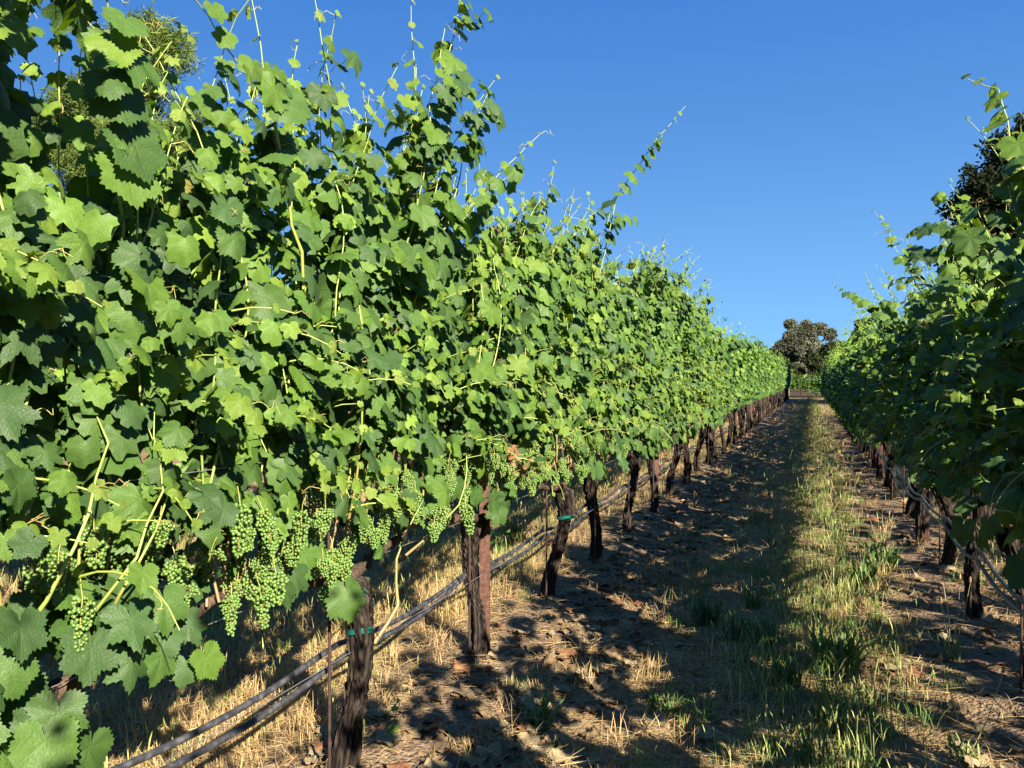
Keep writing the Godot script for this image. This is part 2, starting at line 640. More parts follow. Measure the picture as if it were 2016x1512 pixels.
func trunk_geo(height: float, r0: float, lean: Vector2, seed_: int, rings := 90, sides := 56) -> Geo:
	var g := Geo.new()
	var ox := seed_ * 13.7
	for k in rings + 1:
		var t := float(k) / rings
		var y := lerpf(-0.08, height, t)
		var c := trunk_mid(t, lean, seed_)
		c.y = y
		var r := r0 * (1.0 + 0.35 * exp(-t * 9.0) + 0.40 * smoothstep(0.72, 0.97, t) - 0.10 * sin(t * PI)) * (1.0 + 0.12 * bark_noise.get_noise_2d(y * 60.0, ox))
		if t > 0.97:
			r *= 0.55
		for j in sides:
			var a := TAU * j / sides
			var tw := a + t * 0.9 + 0.30 * bark_noise.get_noise_2d(y * 55.0, ox + 9.0) + 0.16 * bark_noise.get_noise_3d(cos(a) * 40.0, y * 90.0, sin(a) * 40.0)
			var strip_ := absf(bark_noise.get_noise_3d(cos(tw) * 90.0 + ox, y * 11.0, sin(tw) * 90.0))
			var flake := absf(bark_noise.get_noise_3d(cos(tw) * 210.0 + ox, y * 34.0, sin(tw) * 210.0 + 40.0))
			var fine := bark_noise.get_noise_3d(cos(tw) * 420.0, y * 60.0 + ox, sin(tw) * 420.0)
			var knob := bark_noise.get_noise_3d(cos(a) * 22.0 + ox, y * 30.0, sin(a) * 22.0)
			var rr := r * (0.82 + 0.46 * strip_ + 0.34 * flake + 0.14 * fine + 0.55 * knob)
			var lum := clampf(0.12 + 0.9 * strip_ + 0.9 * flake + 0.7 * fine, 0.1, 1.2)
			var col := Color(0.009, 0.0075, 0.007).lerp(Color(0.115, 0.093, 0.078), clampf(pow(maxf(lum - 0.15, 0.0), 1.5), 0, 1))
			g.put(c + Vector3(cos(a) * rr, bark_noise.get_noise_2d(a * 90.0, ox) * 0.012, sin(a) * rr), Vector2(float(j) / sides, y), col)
	for k in rings:
		for j in sides:
			var j2 := (j + 1) % sides
			var a := k * sides
			g.quad(a + j, a + j2, a + sides + j2, a + sides + j)
	var top := g.put(trunk_mid(1.0, lean, seed_) + Vector3(0, height + 0.01, 0), Vector2.ZERO, Color(0.06, 0.05, 0.04))
	for j in sides:
		g.tri(top, rings * sides + j, rings * sides + (j + 1) % sides)
	# wood turned the right way round: clockwise seen from outside
	for k in range(0, g.i.size(), 3):
		var sw := g.i[k + 1]
		g.i[k + 1] = g.i[k + 2]
		g.i[k + 2] = sw
	return g


func cordon_geo(from: Vector3, to: Vector3, r0: float) -> Geo:
	var g := Geo.new()
	var pts := PackedVector3Array()
	var rad := PackedFloat32Array()
	var cols := PackedColorArray()
	for k in 15:
		var t := k / 14.0
		pts.append(from.lerp(to, t) + Vector3(rf(-0.012, 0.012), 0.05 * sin(t * PI * 0.5) - 0.03 * t + rf(-0.012, 0.012), 0))
		rad.append(r0 * lerpf(1.0, 0.62, t) * rf(0.85, 1.25))
		cols.append(Color(0.07, 0.052, 0.042).lerp(Color(0.17, 0.12, 0.085), rng.randf()))
	g.tube(pts, rad, 9, cols)
	return g


# ---------------------------------------------------------------- grapes
func icosphere(r: float) -> Geo:
	var s := SphereMesh.new()
	s.radius = r
	s.height = r * 2.0
	s.radial_segments = 10
	s.rings = 5
	var a := s.get_mesh_arrays()
	var g := Geo.new()
	g.v = a[Mesh.ARRAY_VERTEX]
	g.u = a[Mesh.ARRAY_TEX_UV]
	g.i = a[Mesh.ARRAY_INDEX]
	g.c.resize(g.v.size())
	g.c.fill(Color.WHITE)
	return g


func make_bunches() -> void:
	var ball := icosphere(1.0)
	for b in 6:
		var g := Geo.new()
		var stem := Geo.new()
		var l: float = [0.15, 0.12, 0.17, 0.13, 0.10, 0.16][b]
		var w: float = [0.036, 0.040, 0.034, 0.045, 0.036, 0.04][b]
		var put: Array = []
		stem.tube(PackedVector3Array([Vector3(0.012, 0.06, 0), Vector3(0.004, 0.03, 0.004), Vector3(0, 0, 0), Vector3(0, -l * 0.5, 0.003), Vector3(0, -l * 0.95, 0)]), PackedFloat32Array([0.0022, 0.002, 0.002, 0.0016, 0.001]), 5)
		for k in 1500:
			var t := rng.randf()
			var y := -l * t
			var prof := w * (0.55 + 0.75 * minf(t * 4.0, 1.0)) * (1.0 - 0.72 * t)
			if b % 2 == 0 and t < 0.35:
				prof *= 1.25
			var a := rng.randf() * TAU
			var rr := prof * sqrt(rf(0.35, 1.0))
			var q := Vector3(cos(a) * rr, y, sin(a) * rr)
			if b % 3 == 0 and t < 0.3:
				q += Vector3(0.022, 0, 0)
			var ok := true
			for o in put:
				if q.distance_squared_to(o) < 0.0104 * 0.0104:
					ok = false
					break
			if ok:
				put.append(q)
				var r := rf(0.0052, 0.0068)
				var c := Color(0.080, 0.155, 0.028).lerp(Color(0.125, 0.210, 0.044), rng.randf())
				g.add(ball, Transform3D(Basis.from_euler(Vector3(rf(0, 3), rf(0, 3), 0)) * Basis.from_scale(Vector3(r, r * 1.06, r)), q), c)
				if put.size() % 3 == 0:
					stem.tube(PackedVector3Array([Vector3(0, minf(0.0, y + 0.008), 0), q]), PackedFloat32Array([0.0009, 0.0008]), 3)
			if put.size() > 110:
				break
		bunches.append([stem.mesh(m_petiole), g.mesh(m_berry)])


# ---------------------------------------------------------------- vines
# one near vine with its own trunk, cordon, shoots, leaves and grapes
func near_vine(row: float, s: float, side: float, label: String, group: String, idx: int, grapes: int, extra: Array = []) -> void:
	rng.seed = 7000 + idx * 31 + int(row * 100.0)
	var base := on_ground(row, s)
	var root := thing("grapevine", base)
	tag(root, label, "grapevine", group)
	var lean := Vector2(rf(-0.05, 0.05), rf(-0.10, 0.10))
	if row == ROW_L and idx == 1: lean = Vector2(-0.02, -0.07)
	if row == ROW_L and idx == 3: lean = Vector2(0.02, -0.13)
	var head := 0.73
	mi("trunk", trunk_geo(head, 0.024 if row == ROW_L and idx == 0 else rf(0.036, 0.046), lean, idx * 3 + int(row * 7.0)).mesh(m_bark), root)
	var start := trunk_mid(0.96, lean, idx * 3 + int(row * 7.0)) + Vector3(0, head - 0.02, 0)
	for k in 2:
		var sg := -1.0 if k == 0 else 1.0
		mi("cordon", cordon_geo(start, Vector3(0.0, 0.80, sg * STEP * 0.52), 0.022).mesh(m_bark), root, k)
	var leaves := []
	var low := 0.95 if side < 0.0 else (0.50 if idx < 1 else (0.26 if idx < 4 else 0.45))
	var n_shoots := (36 if idx < 3 else 30) if side > 0.0 else 15
	var count := 0
	for k in n_shoots:
		var z := ((k + rf(0.1, 0.9)) / n_shoots - 0.5) * STEP
		var top := canopy_top(row, s - z) + rf(-0.22, 0.10)
		var pts := shoot_path(Vector3(rf(-0.02, 0.02), 0.81, z), top - base.y, rf(0.80, 1.12), side)
		dress(leaves, pts, side, rf(0.066, 0.092) * (0.90 if idx == 0 else (0.96 if idx == 1 else 1.0)) if side > 0.0 else rf(0.082, 0.106), low)
		mi("shoot", shoot_geo(pts, rf(0.0042, 0.0062), rf(0.05, 0.5), 0.30).mesh(m_shoot), root, count)
		count += 1
		if side < 0.0 or (idx < 1 and k > 16) or rng.randf() < (0.35 if idx > 3 else 0.15):  # leaves that hang about the cordon, below the canopy
			for j in ((5 if idx == 20 else 2) if side < 0.0 else (3 if idx < 1 else 2)):
				var sg := side if rng.randf() < 0.7 else -side
				leaf_at(leaves, Vector3(sg * rf(0.02, 0.18), rf(0.72, 1.0) - ((rf(0.0, 0.26) if idx == 20 else rf(0.0, 0.10)) if side < 0.0 or idx < 1 else 0.0), z + rf(-0.05, 0.05)), Vector3(sg * rf(0.5, 1.0), rf(0.0, 0.6), rf(-0.6, 0.6)) + TO_SUN * rf(0.0, 0.8), rf(0.05, 0.08) if idx < 1 else rf(0.06, 0.10), mature())
		if rng.randf() < 0.45:  # a shoot that hangs out over the face
			var q := PackedVector3Array()
			var at := Vector3(side * 0.10, rf(1.0, 1.7), z)
			var d := Vector3(side * rf(0.5, 1.0), rf(0.1, 0.7), rf(-0.6, 0.6)).normalized()
			for j in rng.randi_range(4, 7 if idx < 2 else 10):
				q.append(at)
				at += d * 0.06
				d = (d + Vector3(-side * 0.10, -0.20, rf(-0.15, 0.15))).normalized()
			dress(leaves, q, side, rf(0.062, 0.085), 0.5)
			mi("shoot", shoot_geo(q, 0.0035, 0.0, 0.25).mesh(m_shoot), root, count)
			count += 1
	if side < 0.0:
		for k in (3 if idx == 20 else 6):
			var q := PackedVector3Array()
			var z := rf(-0.6, 0.6)
			var at := Vector3(rf(-0.25, 0.15), rf(1.7, 2.1), z)
			var d := Vector3(rf(-0.5, 0.25), 1.0, rf(-0.4, 0.4)).normalized()
			for j in rng.randi_range(6, 10):
				q.append(at)
				at += d * 0.075
				d = (d + Vector3(rf(-0.16, 0.06), 0.0, rf(-0.12, 0.12))).normalized()
			var before := leaves.size()
			dress(leaves, q, side, rf(0.075, 0.098), 1.0, 0, 0.6)
			for j in range(before, leaves.size()):
				if leaves[j][1] < 5 and rng.randf() < 0.6: leaves[j][1] = 5 + rng.randi() % 2
			mi("shoot", shoot_geo(q, 0.0038, 0.0, 0.35).mesh(m_shoot), root, count)
			count += 1
	for e in extra:  # canes of known course: [points, radius, leaf size, woody, from, leafy]
		var pts := PackedVector3Array()
		var src: Array = e[0]
		for k in src.size() - 1:
			var a: Vector3 = src[k]
			var b: Vector3 = src[k + 1]
			var m := maxi(2, int(a.distance_to(b) / 0.075))
			for j in m:
				pts.append(a.lerp(b, float(j) / m) + Vector3(rf(-0.008, 0.008), 0, rf(-0.008, 0.008)) - base)
		pts.append(src[-1] - base)
		if e[5]:
			dress(leaves, pts, side, e[2], 1.0, e[4], e[5])
		mi("shoot", shoot_geo(pts, e[1], e[3], 0.30 if e[5] else 0.0).mesh(m_shoot), root, count)
		count += 1
	if row == ROW_L and idx == 2:  # a few withered leaves by the post
		for k in 7:
			leaf_at(leaves, Vector3(rf(0.08, 0.2), rf(0.95, 1.08), -0.2 + rf(-0.05, 0.05)), Vector3(rf(0.2, 1), rf(-0.6, 0.6), rf(-0.8, 0.8)), rf(0.04, 0.065), 9 + rng.randi() % 5)
	# the leaves that show largest become parts, the rest one mass
	var scored := []
	for k in leaves.size():
		var l: Array = leaves[k]
		var o: Vector3 = l[0].origin
		scored.append([side * o.x * (1.0 if o.y < 2.2 else 0.4) + l[2] * 2.2 + (0.22 if o.y > 2.2 else 0.0) + (0.1 if o.y < 1.15 else 0.0), k])
	scored.sort_custom(func(a, b): return a[0] > b[0])
	var inner := [[], [], []]
	var inner_cols := [PackedColorArray(), PackedColorArray(), PackedColorArray()]
	for k in scored.size():
		var l: Array = leaves[scored[k][1]]
		if k < 298:
			var o := mi("leaf", leaf_big[rng.randi() % leaf_big.size()], root, k)
			o.transform = l[0]
			o.set_surface_override_material(0, leaf_mats[l[1]])
		else:
			var w := rng.randi() % 3
			inner[w].append(l[0])
			var c: Color = tints[l[1]] * rf(0.85, 1.15)
			inner_cols[w].append(c)
	for w in 3:
		var f := scatter("foliage", leaf_mid[w + (idx % 2) * 3], inner[w], inner_cols[w], root)
		f.set_meta("kind", "stuff")
	for k in grapes:
		var z := ((k + rf(0.0, 1.0)) / grapes - 0.5) * STEP
		if row == ROW_L and idx == 0: z = z * 0.62 - 0.24
		var top := Vector3(side * rf(0.02, 0.20) if k % 4 else -side * rf(0.0, 0.1), rf(0.82, 1.14), z)
		var pair: Array = bunches[rng.randi() % bunches.size()]
		var b := mi("grape_bunch", pair[0], root, k)
		b.transform = Transform3D(Basis.from_euler(Vector3(rf(-0.15, 0.15), rf(0, TAU), rf(-0.2, 0.2))) * Basis.from_scale(Vector3.ONE * rf(0.58, 0.84)), top)
		var q := mi("berries", pair[1], b)
		q.set_meta("kind", "stuff")


var far_foliage := []


func make_far_foliage() -> void:
	for v in 20:
		rng.seed = 500 + v
		var sd := 1.0 if v < 8 else -1.0
		var leaves := []
		var many := 17 if v < 8 else 14
		for k in many:
			var z := ((k + rf(0.1, 0.9)) / float(many) - 0.5) * STEP
			var pts := shoot_path(Vector3(rf(-0.02, 0.02), 0.81, z), 2.5 + 0.18 * sin(z * 4.0 + v) + rf(-0.22, 0.12), rf(0.75, 1.12), sd)
			dress(leaves, pts, sd, rf(0.086, 0.108), 0.36 if v < 8 else 1.0, 1, 0.9)
			if v >= 8:
				for j in 5:
					leaf_at(leaves, Vector3(rf(-0.24, 0.05), rf(0.45, 1.0), z + rf(-0.05, 0.05)), Vector3(rf(-1.0, -0.2), rf(0.0, 0.6), rf(-0.6, 0.6)), rf(0.06, 0.10), mature())
			if v % 2 == 0 and k == 5 or v == 3 and k == 12 or v >= 8 and k % 3 == 1:
				var up := PackedVector3Array()
				var at: Vector3 = pts[-1]
				for j in 7:
					up.append(at)
					at += Vector3(rf(-0.01, 0.05) * sd, 0.07, rf(-0.03, 0.03))
				dress(leaves, up, sd, 0.07, 0.5, 1, 0.0)
		var g := Geo.new()
		for l in leaves:
			if v >= 14 and (rng.randf() < 0.58 or l[0].origin.y < 0.85):
				continue
			g.add(leaf_far[rng.randi() % 4], l[0], tints[l[1]] * rf(0.85, 1.15))
		far_foliage.append(g.mesh(m_foliage))


func far_vine(row: float, s: float, k: int, label: String, group: String, turn := 0.0) -> void:
	rng.seed = 90 + k * 17 + int(row * 55.0)
	var root := thing("grapevine", on_ground(row, s))
	root.rotation.y = turn
	tag(root, label, "grapevine", group)
	var t := mi("trunk", trunk_meshes[rng.randi() % trunk_meshes.size()], root)
	t.rotation.y = rf(0, TAU)
	var f := mi("foliage", far_foliage[14 + rng.randi() % 6 if (row == ROW_R and s < 3.0) or (row > ROW_R and s < 9.0) or (row == ROW_L and s < 1.0) else (8 + rng.randi() % 6 if row > 0.0 else rng.randi() % 8)], root)
	var hk := canopy_top(row, s) / 2.5
	if turn != 0.0: hk = 0.80
	f.scale = Vector3(rf(0.95, 1.15), hk, 1.04)
	f.set_meta("kind", "stuff")


# ---------------------------------------------------------------- grass
func blades(n: int, h0: float, h1: float, spread: float, lean: float, w: float, base: Color, tip: Color, seed_: int, flat := 0.0) -> Mesh:
	var r := RandomNumberGenerator.new()
	r.seed = seed_
	var g := Geo.new()
	for k in n:
		var a := r.randf() * TAU
		var d := Vector3(cos(a), 0, sin(a))
		var across := Vector3(-d.z, 0, d.x).rotated(Vector3.UP, r.randf_range(-0.9, 0.9))
		var at := Vector3(r.randf_range(-1, 1), 0, r.randf_range(-1, 1)) * spread
		var l := r.randf_range(h0, h1)
		var tilt := r.randf_range(0.0, lean)
		var pts := PackedVector3Array()
		var half := PackedFloat32Array()
		var cols := PackedColorArray()
		var shade := r.randf_range(0.75, 1.2)
		var q := at
		var el := PI / 2 - tilt * 0.4
		if flat > 0.0:
			el = r.randf_range(-0.05, 0.25)
			q.y = r.randf_range(0.002, flat)
		var bend := r.randf_range(-0.5, 0.5)
		for j in 4:
			var t := j / 3.0
			pts.append(q)
			half.append(w * r.randf_range(0.8, 1.2) * (1.0 - 0.85 * t * t))
			cols.append(base.lerp(tip, t) * shade)
			q += (d * cos(el) + Vector3.UP * sin(el)) * l / 3.0
			if flat > 0.0:
				d = d.rotated(Vector3.UP, bend)
				el = clampf(el - 0.12, -0.3, 0.3)
				q.y = maxf(q.y, 0.002)
			else:
				el -= tilt * 0.35
		g.strip(pts, half, across if flat == 0.0 else Vector3(-d.z, r.randf_range(-0.5, 0.5), d.x).normalized(), cols)
	return g.mesh(m_grass)


func seed_stems(n: int, seed_: int) -> Mesh:
	var r := RandomNumberGenerator.new()
	r.seed = seed_
	var g := Geo.new()
	for k in n:
		var a := r.randf() * TAU
		var at := Vector3(r.randf_range(-1, 1), 0, r.randf_range(-1, 1)) * 0.09
		var l := r.randf_range(0.12, 0.27)
		var d := Vector3(cos(a) * 0.25, 1.0, sin(a) * 0.25).normalized()
		var c := Color(0.25, 0.31, 0.085).lerp(Color(0.38, 0.34, 0.14), r.randf())
		var pts := PackedVector3Array([at, at + d * l * 0.5, at + d * l * 0.85 + Vector3(cos(a), 0, sin(a)) * 0.012, at + d * l + Vector3(cos(a), 0, sin(a)) * 0.03])
		g.strip(pts, PackedFloat32Array([0.0012, 0.0011, 0.003, 0.0006]), Vector3(-sin(a), 0, cos(a)), PackedColorArray([c, c, c * 1.1, c * 1.2]))
	return g.mesh(m_grass)


func sow() -> void:
	rng.seed = 77
	var straw := Color(0.40, 0.275, 0.112)
	var straw2 := Color(0.50, 0.36, 0.165)
	var green := Color(0.085, 0.155, 0.030)
	var green2 := Color(0.185, 0.285, 0.060)
	var kinds := {
		"straw_litter": [blades(16, 0.10, 0.26, 0.13, 0, 0.0022, straw, straw2, 1, 0.03), blades(16, 0.08, 0.22, 0.13, 0, 0.0026, straw, straw2, 2, 0.04)],
		"dry_grass": [blades(26, 0.04, 0.12, 0.07, 1.2, 0.0018, straw, straw2, 3), blades(24, 0.05, 0.16, 0.08, 1.6, 0.0018, straw, straw2, 4)],
		"green_grass": [blades(26, 0.04, 0.12, 0.07, 1.5, 0.0022, green, green2, 5), blades(26, 0.05, 0.17, 0.08, 1.7, 0.0021, green, green2, 6)],
		"seeding_grass": [seed_stems(7, 7), seed_stems(9, 8)],
	}
	var at := {}
	var col := {}
	for k in kinds:
		at[k] = [[], []]
		col[k] = [PackedColorArray(), PackedColorArray()]
	var add := func(k: String, p: float, s: float, sc: float, c: Color) -> void:
		var w := rng.randi() % 2
		var b := Basis.from_euler(Vector3(rf(-0.1, 0.1), rf(0, TAU), rf(-0.1, 0.1))) * Basis.from_scale(Vector3(sc, sc * rf(0.75, 1.25), sc))
		at[k][w].append(Transform3D(b, on_ground(p, s, -0.004)))
		col[k][w].append(c)
	var s := 1.2
	while s < 69.0:
		var cell := 0.10 if s < 7.0 else (0.15 if s < 14.0 else (0.24 if s < 28.0 else 0.42))
		var grow := cell / 0.10
		var sc := 0.95 + 0.22 * (grow - 1.0)
		var p0 := -7.4 if s > 2.0 else -4.0
		var p := p0
		while p < 5.6:
			var pp := p + rf(0, cell)
			var ss := s + rf(0, cell)
			p += cell
			# skip what the camera could not see
			var ang := atan2(pp, ss)
			if ang > 0.30 or ang < -1.02:
				continue
			var n1 := patch.get_noise_2d(pp * 60.0, ss * 60.0)
			var n2 := patch.get_noise_2d(pp * 130.0 + 90.0, ss * 130.0)
			# position across the alley, -1.31 .. 1.31 round its middle
			var q := fposmod(pp - ROW_L, ROW_GAP) - ROW_GAP * 0.5
			var own := pp > ROW_L and pp < ROW_R
			var warm := rf(0.8, 1.2)
			var tone := Color(warm, warm * rf(0.92, 1.05), warm * rf(0.85, 1.1))
			var mid := exp(-pow((q - 0.38) / 0.36, 2.0)) if own else exp(-pow(q / 0.75, 2.0))
			var left := exp(-pow((q + 0.22) / 0.34, 2.0)) if own else 0.3
			# straw lies nearly everywhere, thin on the bare strip below the vines
			var bare := smoothstep(0.80, 1.20, absf(q))
			var straw_d := (0.72 + 0.35 * n1) * (1.0 - 0.45 * bare)
			if own and (q > 0.72 or q < -0.45): straw_d *= 0.45
			if own: straw_d *= 0.85
			if not own: straw_d = 0.85 + 0.3 * n1
			if rng.randf() < straw_d:
				add.call("straw_litter", pp, ss, sc, tone)
			var dry := 0.30 + 0.5 * n1 + (0.42 if not own else 0.0)
			if own: dry *= 0.6
			if rng.randf() < dry * (1.0 - 0.9 * bare):
				add.call("dry_grass", pp, ss, sc * rf(0.8, 1.2), tone)
			var gr := mid * (0.95 + 0.9 * n2) + left * (0.05 + 1.5 * n2)
			if not own: gr = mid * (0.10 + 0.9 * n2)
			if rng.randf() < gr:
				var lush := rf(0.7, 1.3)
				add.call("green_grass", pp, ss, sc * rf(0.7, 1.15), Color(lush * rf(0.85, 1.3), lush, lush))
			if rng.randf() < mid * 0.42 * (1.0 + n1):
				add.call("seeding_grass", pp, ss, sc * rf(0.7, 1.05), tone)
		s += cell
	var words_ := {"straw_litter": "loose pale straw lying over the soil of the alley", "dry_grass": "short dry golden grass standing between the vine rows", "green_grass": "green grass growing down the middle of the alley", "seeding_grass": "thin seeding grass stems standing in the alley"}
	for k in kinds:
		for w in 2:
			var o := scatter(k, kinds[k][w], at[k][w], col[k][w])
			tag(o, words_[k], "grass", "", "stuff")


func weed(p: float, s: float, size: float, n: int, stalks: int, tone: Color, label: String, called: String, category: String) -> void:
	rng.seed = int(p * 1000.0) + int(s * 777.0)
	var root := thing(called, on_ground(p, s, -0.005))
	tag(root, label, category, "weeds in the alley")
	for k in n * 2:
		var g := Geo.new()
		var l := size * rf(0.55, 1.1)
		var tilt := rf(0.05, 0.95)
		var el := PI / 2 - tilt * 0.45
		var q := Vector3.ZERO
		var pts := PackedVector3Array()
		var half := PackedFloat32Array()
		var cols := PackedColorArray()
		var c := tone * rf(0.75, 1.35)
		var wide := rf(0.014, 0.032)
		for j in 6:
			var t := j / 5.0
			pts.append(q)
			half.append(size * wide * (0.25 + 1.1 * sin(PI * minf(0.97, 0.12 + t * 0.85))) * (1.0 - 0.9 * pow(t, 4.0)))
			cols.append(c * lerpf(0.9, 1.2, t))
			q += Vector3(cos(el), sin(el), 0) * l / 5.0
			el -= tilt * 0.28
		g.strip(pts, half, Vector3(0, 0, 1), cols, 0.35)
		var o := mi("leaf", g.mesh(m_grass), root, k)
		o.transform = Transform3D(Basis(Vector3.UP, rf(0, TAU)), Vector3(rf(-1, 1), 0, rf(-1, 1)) * size * 0.34)
	for k in stalks:
		var g := Geo.new()
		var l := rf(0.26, 0.46)
		var a := rf(0, TAU)
		var tip := Vector3(cos(a) * rf(0.03, 0.14), l, sin(a) * rf(0.03, 0.14))
		g.tube(PackedVector3Array([Vector3.ZERO, tip * 0.5 + Vector3(0.01, 0, 0.01), tip]), PackedFloat32Array([0.0022, 0.0018, 0.0015]), 5, PackedColorArray([Color(0.22, 0.24, 0.09), Color(0.28, 0.27, 0.12), Color(0.32, 0.27, 0.13)]))
		var o := mi("seed_stalk", g.mesh(m_shoot), root, k)
		var hd := Geo.new()
		hd.tube(PackedVector3Array([tip, tip + Vector3(0, 0.008, 0), tip + Vector3(0, 0.024, 0), tip + Vector3(0.001, 0.036, 0)]), PackedFloat32Array([0.003, 0.0065, 0.006, 0.002]), 8, PackedColorArray([Color(0.2, 0.11, 0.05), Color(0.26, 0.15, 0.07), Color(0.30, 0.19, 0.09), Color(0.2, 0.12, 0.06)]))
		mi("seed_head", hd.mesh(m_shoot), o)


# ---------------------------------------------------------------- trees
func spray(n: int, l: float, w: float, seed_: int) -> Mesh:
	var r := RandomNumberGenerator.new()
	r.seed = seed_
	var g := Geo.new()
	for k in n:
		var d := Vector3(r.randf_range(-1, 1), r.randf_range(-0.7, 0.7), r.randf_range(-1, 1)).normalized()
		var ac := d.cross(Vector3(r.randf_range(-1, 1), r.randf_range(-1, 1), r.randf_range(-1, 1))).normalized()
		var at := Vector3(r.randf_range(-1, 1), r.randf_range(-1, 1), r.randf_range(-1, 1)) * l * 0.55
		var c := Color.WHITE * r.randf_range(0.75, 1.2)
		g.strip(PackedVector3Array([at, at + d * l * 0.5, at + d * l]), PackedFloat32Array([w * 0.3, w, w * 0.1]), ac, PackedColorArray([c, c, c]))
	return g.mesh(m_tree)


func clumps(n: int, mid: Vector3, ext: Vector3, r0: float, r1: float, seed_: int) -> Array:
	var r := RandomNumberGenerator.new()
	r.seed = seed_
	var out := [[mid + Vector3(0, ext.y * 0.9, 0), r0]]
	while out.size() < n:
		var d := Vector3(r.randf_range(-1, 1), r.randf_range(-1, 1), r.randf_range(-1, 1))
		if d.length() > 1.0 or d.length() < 0.35:
			continue
		var w := 1.0 - 0.35 * maxf(d.y, 0.0)
		out.append([mid + Vector3(d.x * ext.x * w, d.y * ext.y, d.z * ext.z * w), r.randf_range(r0, r1)])
	return out


func tree(called: String, label: String, base: Vector3, trunk_r: float, blobs: Array, leaf: Mesh, count: int, dark: Color, light: Color, bark: Color, seed_: int, shell := 0.45) -> void:
	rng.seed = seed_
	var root := thing(called, base)
	tag(root, label, "tree", "")
	var g := Geo.new()
	var top: Vector3 = blobs[0][0]
	g.tube(PackedVector3Array([Vector3(0, -0.3, 0), Vector3(0.1, top.y * 0.3, 0), top * 0.62, top]), PackedFloat32Array([trunk_r * 1.3, trunk_r, trunk_r * 0.7, trunk_r * 0.25]), 10, PackedColorArray([bark, bark, bark, bark]))
	mi("trunk", g.mesh(m_bark), root)
	var total := 0.0
	for b in blobs:
		total += pow(b[1], 2.0)
	var where := []
	var cols := PackedColorArray()
	var n := 0
	for b in blobs:
		var c: Vector3 = b[0]
		var r: float = b[1]
		var lg := Geo.new()
		var mid := Vector3(c.x * 0.4, minf(c.y * 0.75, top.y * 0.7), c.z * 0.4)
		if n >= 14:
			mid = c
		lg.tube(PackedVector3Array([Vector3(0.05, minf(c.y, top.y) * 0.45, 0), mid, c, c + Vector3(rf(-0.4, 0.4), 0.5, rf(-0.4, 0.4)) * r]), PackedFloat32Array([trunk_r * 0.5, trunk_r * 0.35, trunk_r * 0.2, trunk_r * 0.06]), 7, PackedColorArray([bark, bark, bark, bark]))
		if n < 14:
			mi("limb", lg.mesh(m_bark), root, n)
		n += 1
		for k in int(count * r * r / total):
			var d := Vector3(rf(-1, 1), rf(-1, 1), rf(-1, 1))
			while d.length() > 1.0:
				d = Vector3(rf(-1, 1), rf(-1, 1), rf(-1, 1))
			d = d.normalized() * lerpf(shell, 1.0, sqrt(rng.randf())) * (0.86 + 0.5 * patch.get_noise_3d(d.x * 90.0 + c.x * 30.0, d.y * 90.0, d.z * 90.0 + seed_))
			var q := c + Vector3(d.x, d.y * 0.85, d.z) * r
			if q.y < 0.2:
				continue
			where.append(Transform3D(Basis.from_euler(Vector3(rf(0, TAU), rf(0, TAU), rf(0, TAU))) * Basis.from_scale(Vector3.ONE * rf(0.7, 1.3)), q))
			cols.append(dark.lerp(light, clampf(rng.randf() * 0.8 + 0.4 * patch.get_noise_3d(q.x * 20.0, q.y * 20.0, q.z * 20.0), 0, 1)))
	scatter("crown", leaf, where, cols, root)


# ---------------------------------------------------------------- row gear
func line_along(row: float, s0: float, s1: float, h: float, off: float, sag: float, step: float, wob: float, seed_: int, r: float, sides: int) -> Geo:
	var g := Geo.new()
	var pts := PackedVector3Array()
	var rad := PackedFloat32Array()
	var s := s0
	while s <= s1:
		var ph := fposmod((s - 0.2) / STEP, 1.0)
		var y := h - sag * sin(ph * PI) + wob * patch.get_noise_2d(s * 22.0, seed_ * 40.0)
		pts.append(Vector3(row + off + wob * 1.6 * patch.get_noise_2d(s * 26.0, seed_ * 90.0 + 7.0), y, -s))
		rad.append(r)
		s += step
	g.tube(pts, rad, sides)
	return g


func make_post(row: float, s: float, k: int, where: String) -> void:
	var root := thing("steel_post", on_ground(row, s))
	tag(root, "rusty brown steel post, %s along the %s" % [ordinal(k + 1), where], "post", "steel posts of the vine rows")
	root.rotation.y = 0.28 if row < 0.0 else -0.3
	var g := Geo.new()
	# a channel: web and two flanges
	g.box(Vector3(-0.024, -0.3, -0.003), Vector3(0.024, 1.92, 0.003))
	g.box(Vector3(-0.0275, -0.3, -0.022), Vector3(-0.0245, 1.917, 0.002))
	g.box(Vector3(0.0245, -0.3, -0.022), Vector3(0.0275, 1.917, 0.002))
	mi("post_channel", g.mesh(m_rust), root)
	for j in 6:
		var c := Geo.new()
		var y := 0.35 + j * 0.3
		c.box(Vector3(0.028, y, -0.006), Vector3(0.037, y + 0.006, 0.006))
		c.box(Vector3(0.0345, y + 0.0065, -0.006), Vector3(0.037, y + 0.02, 0.006))
		mi("wire_hook", c.mesh(m_rust), root, j)


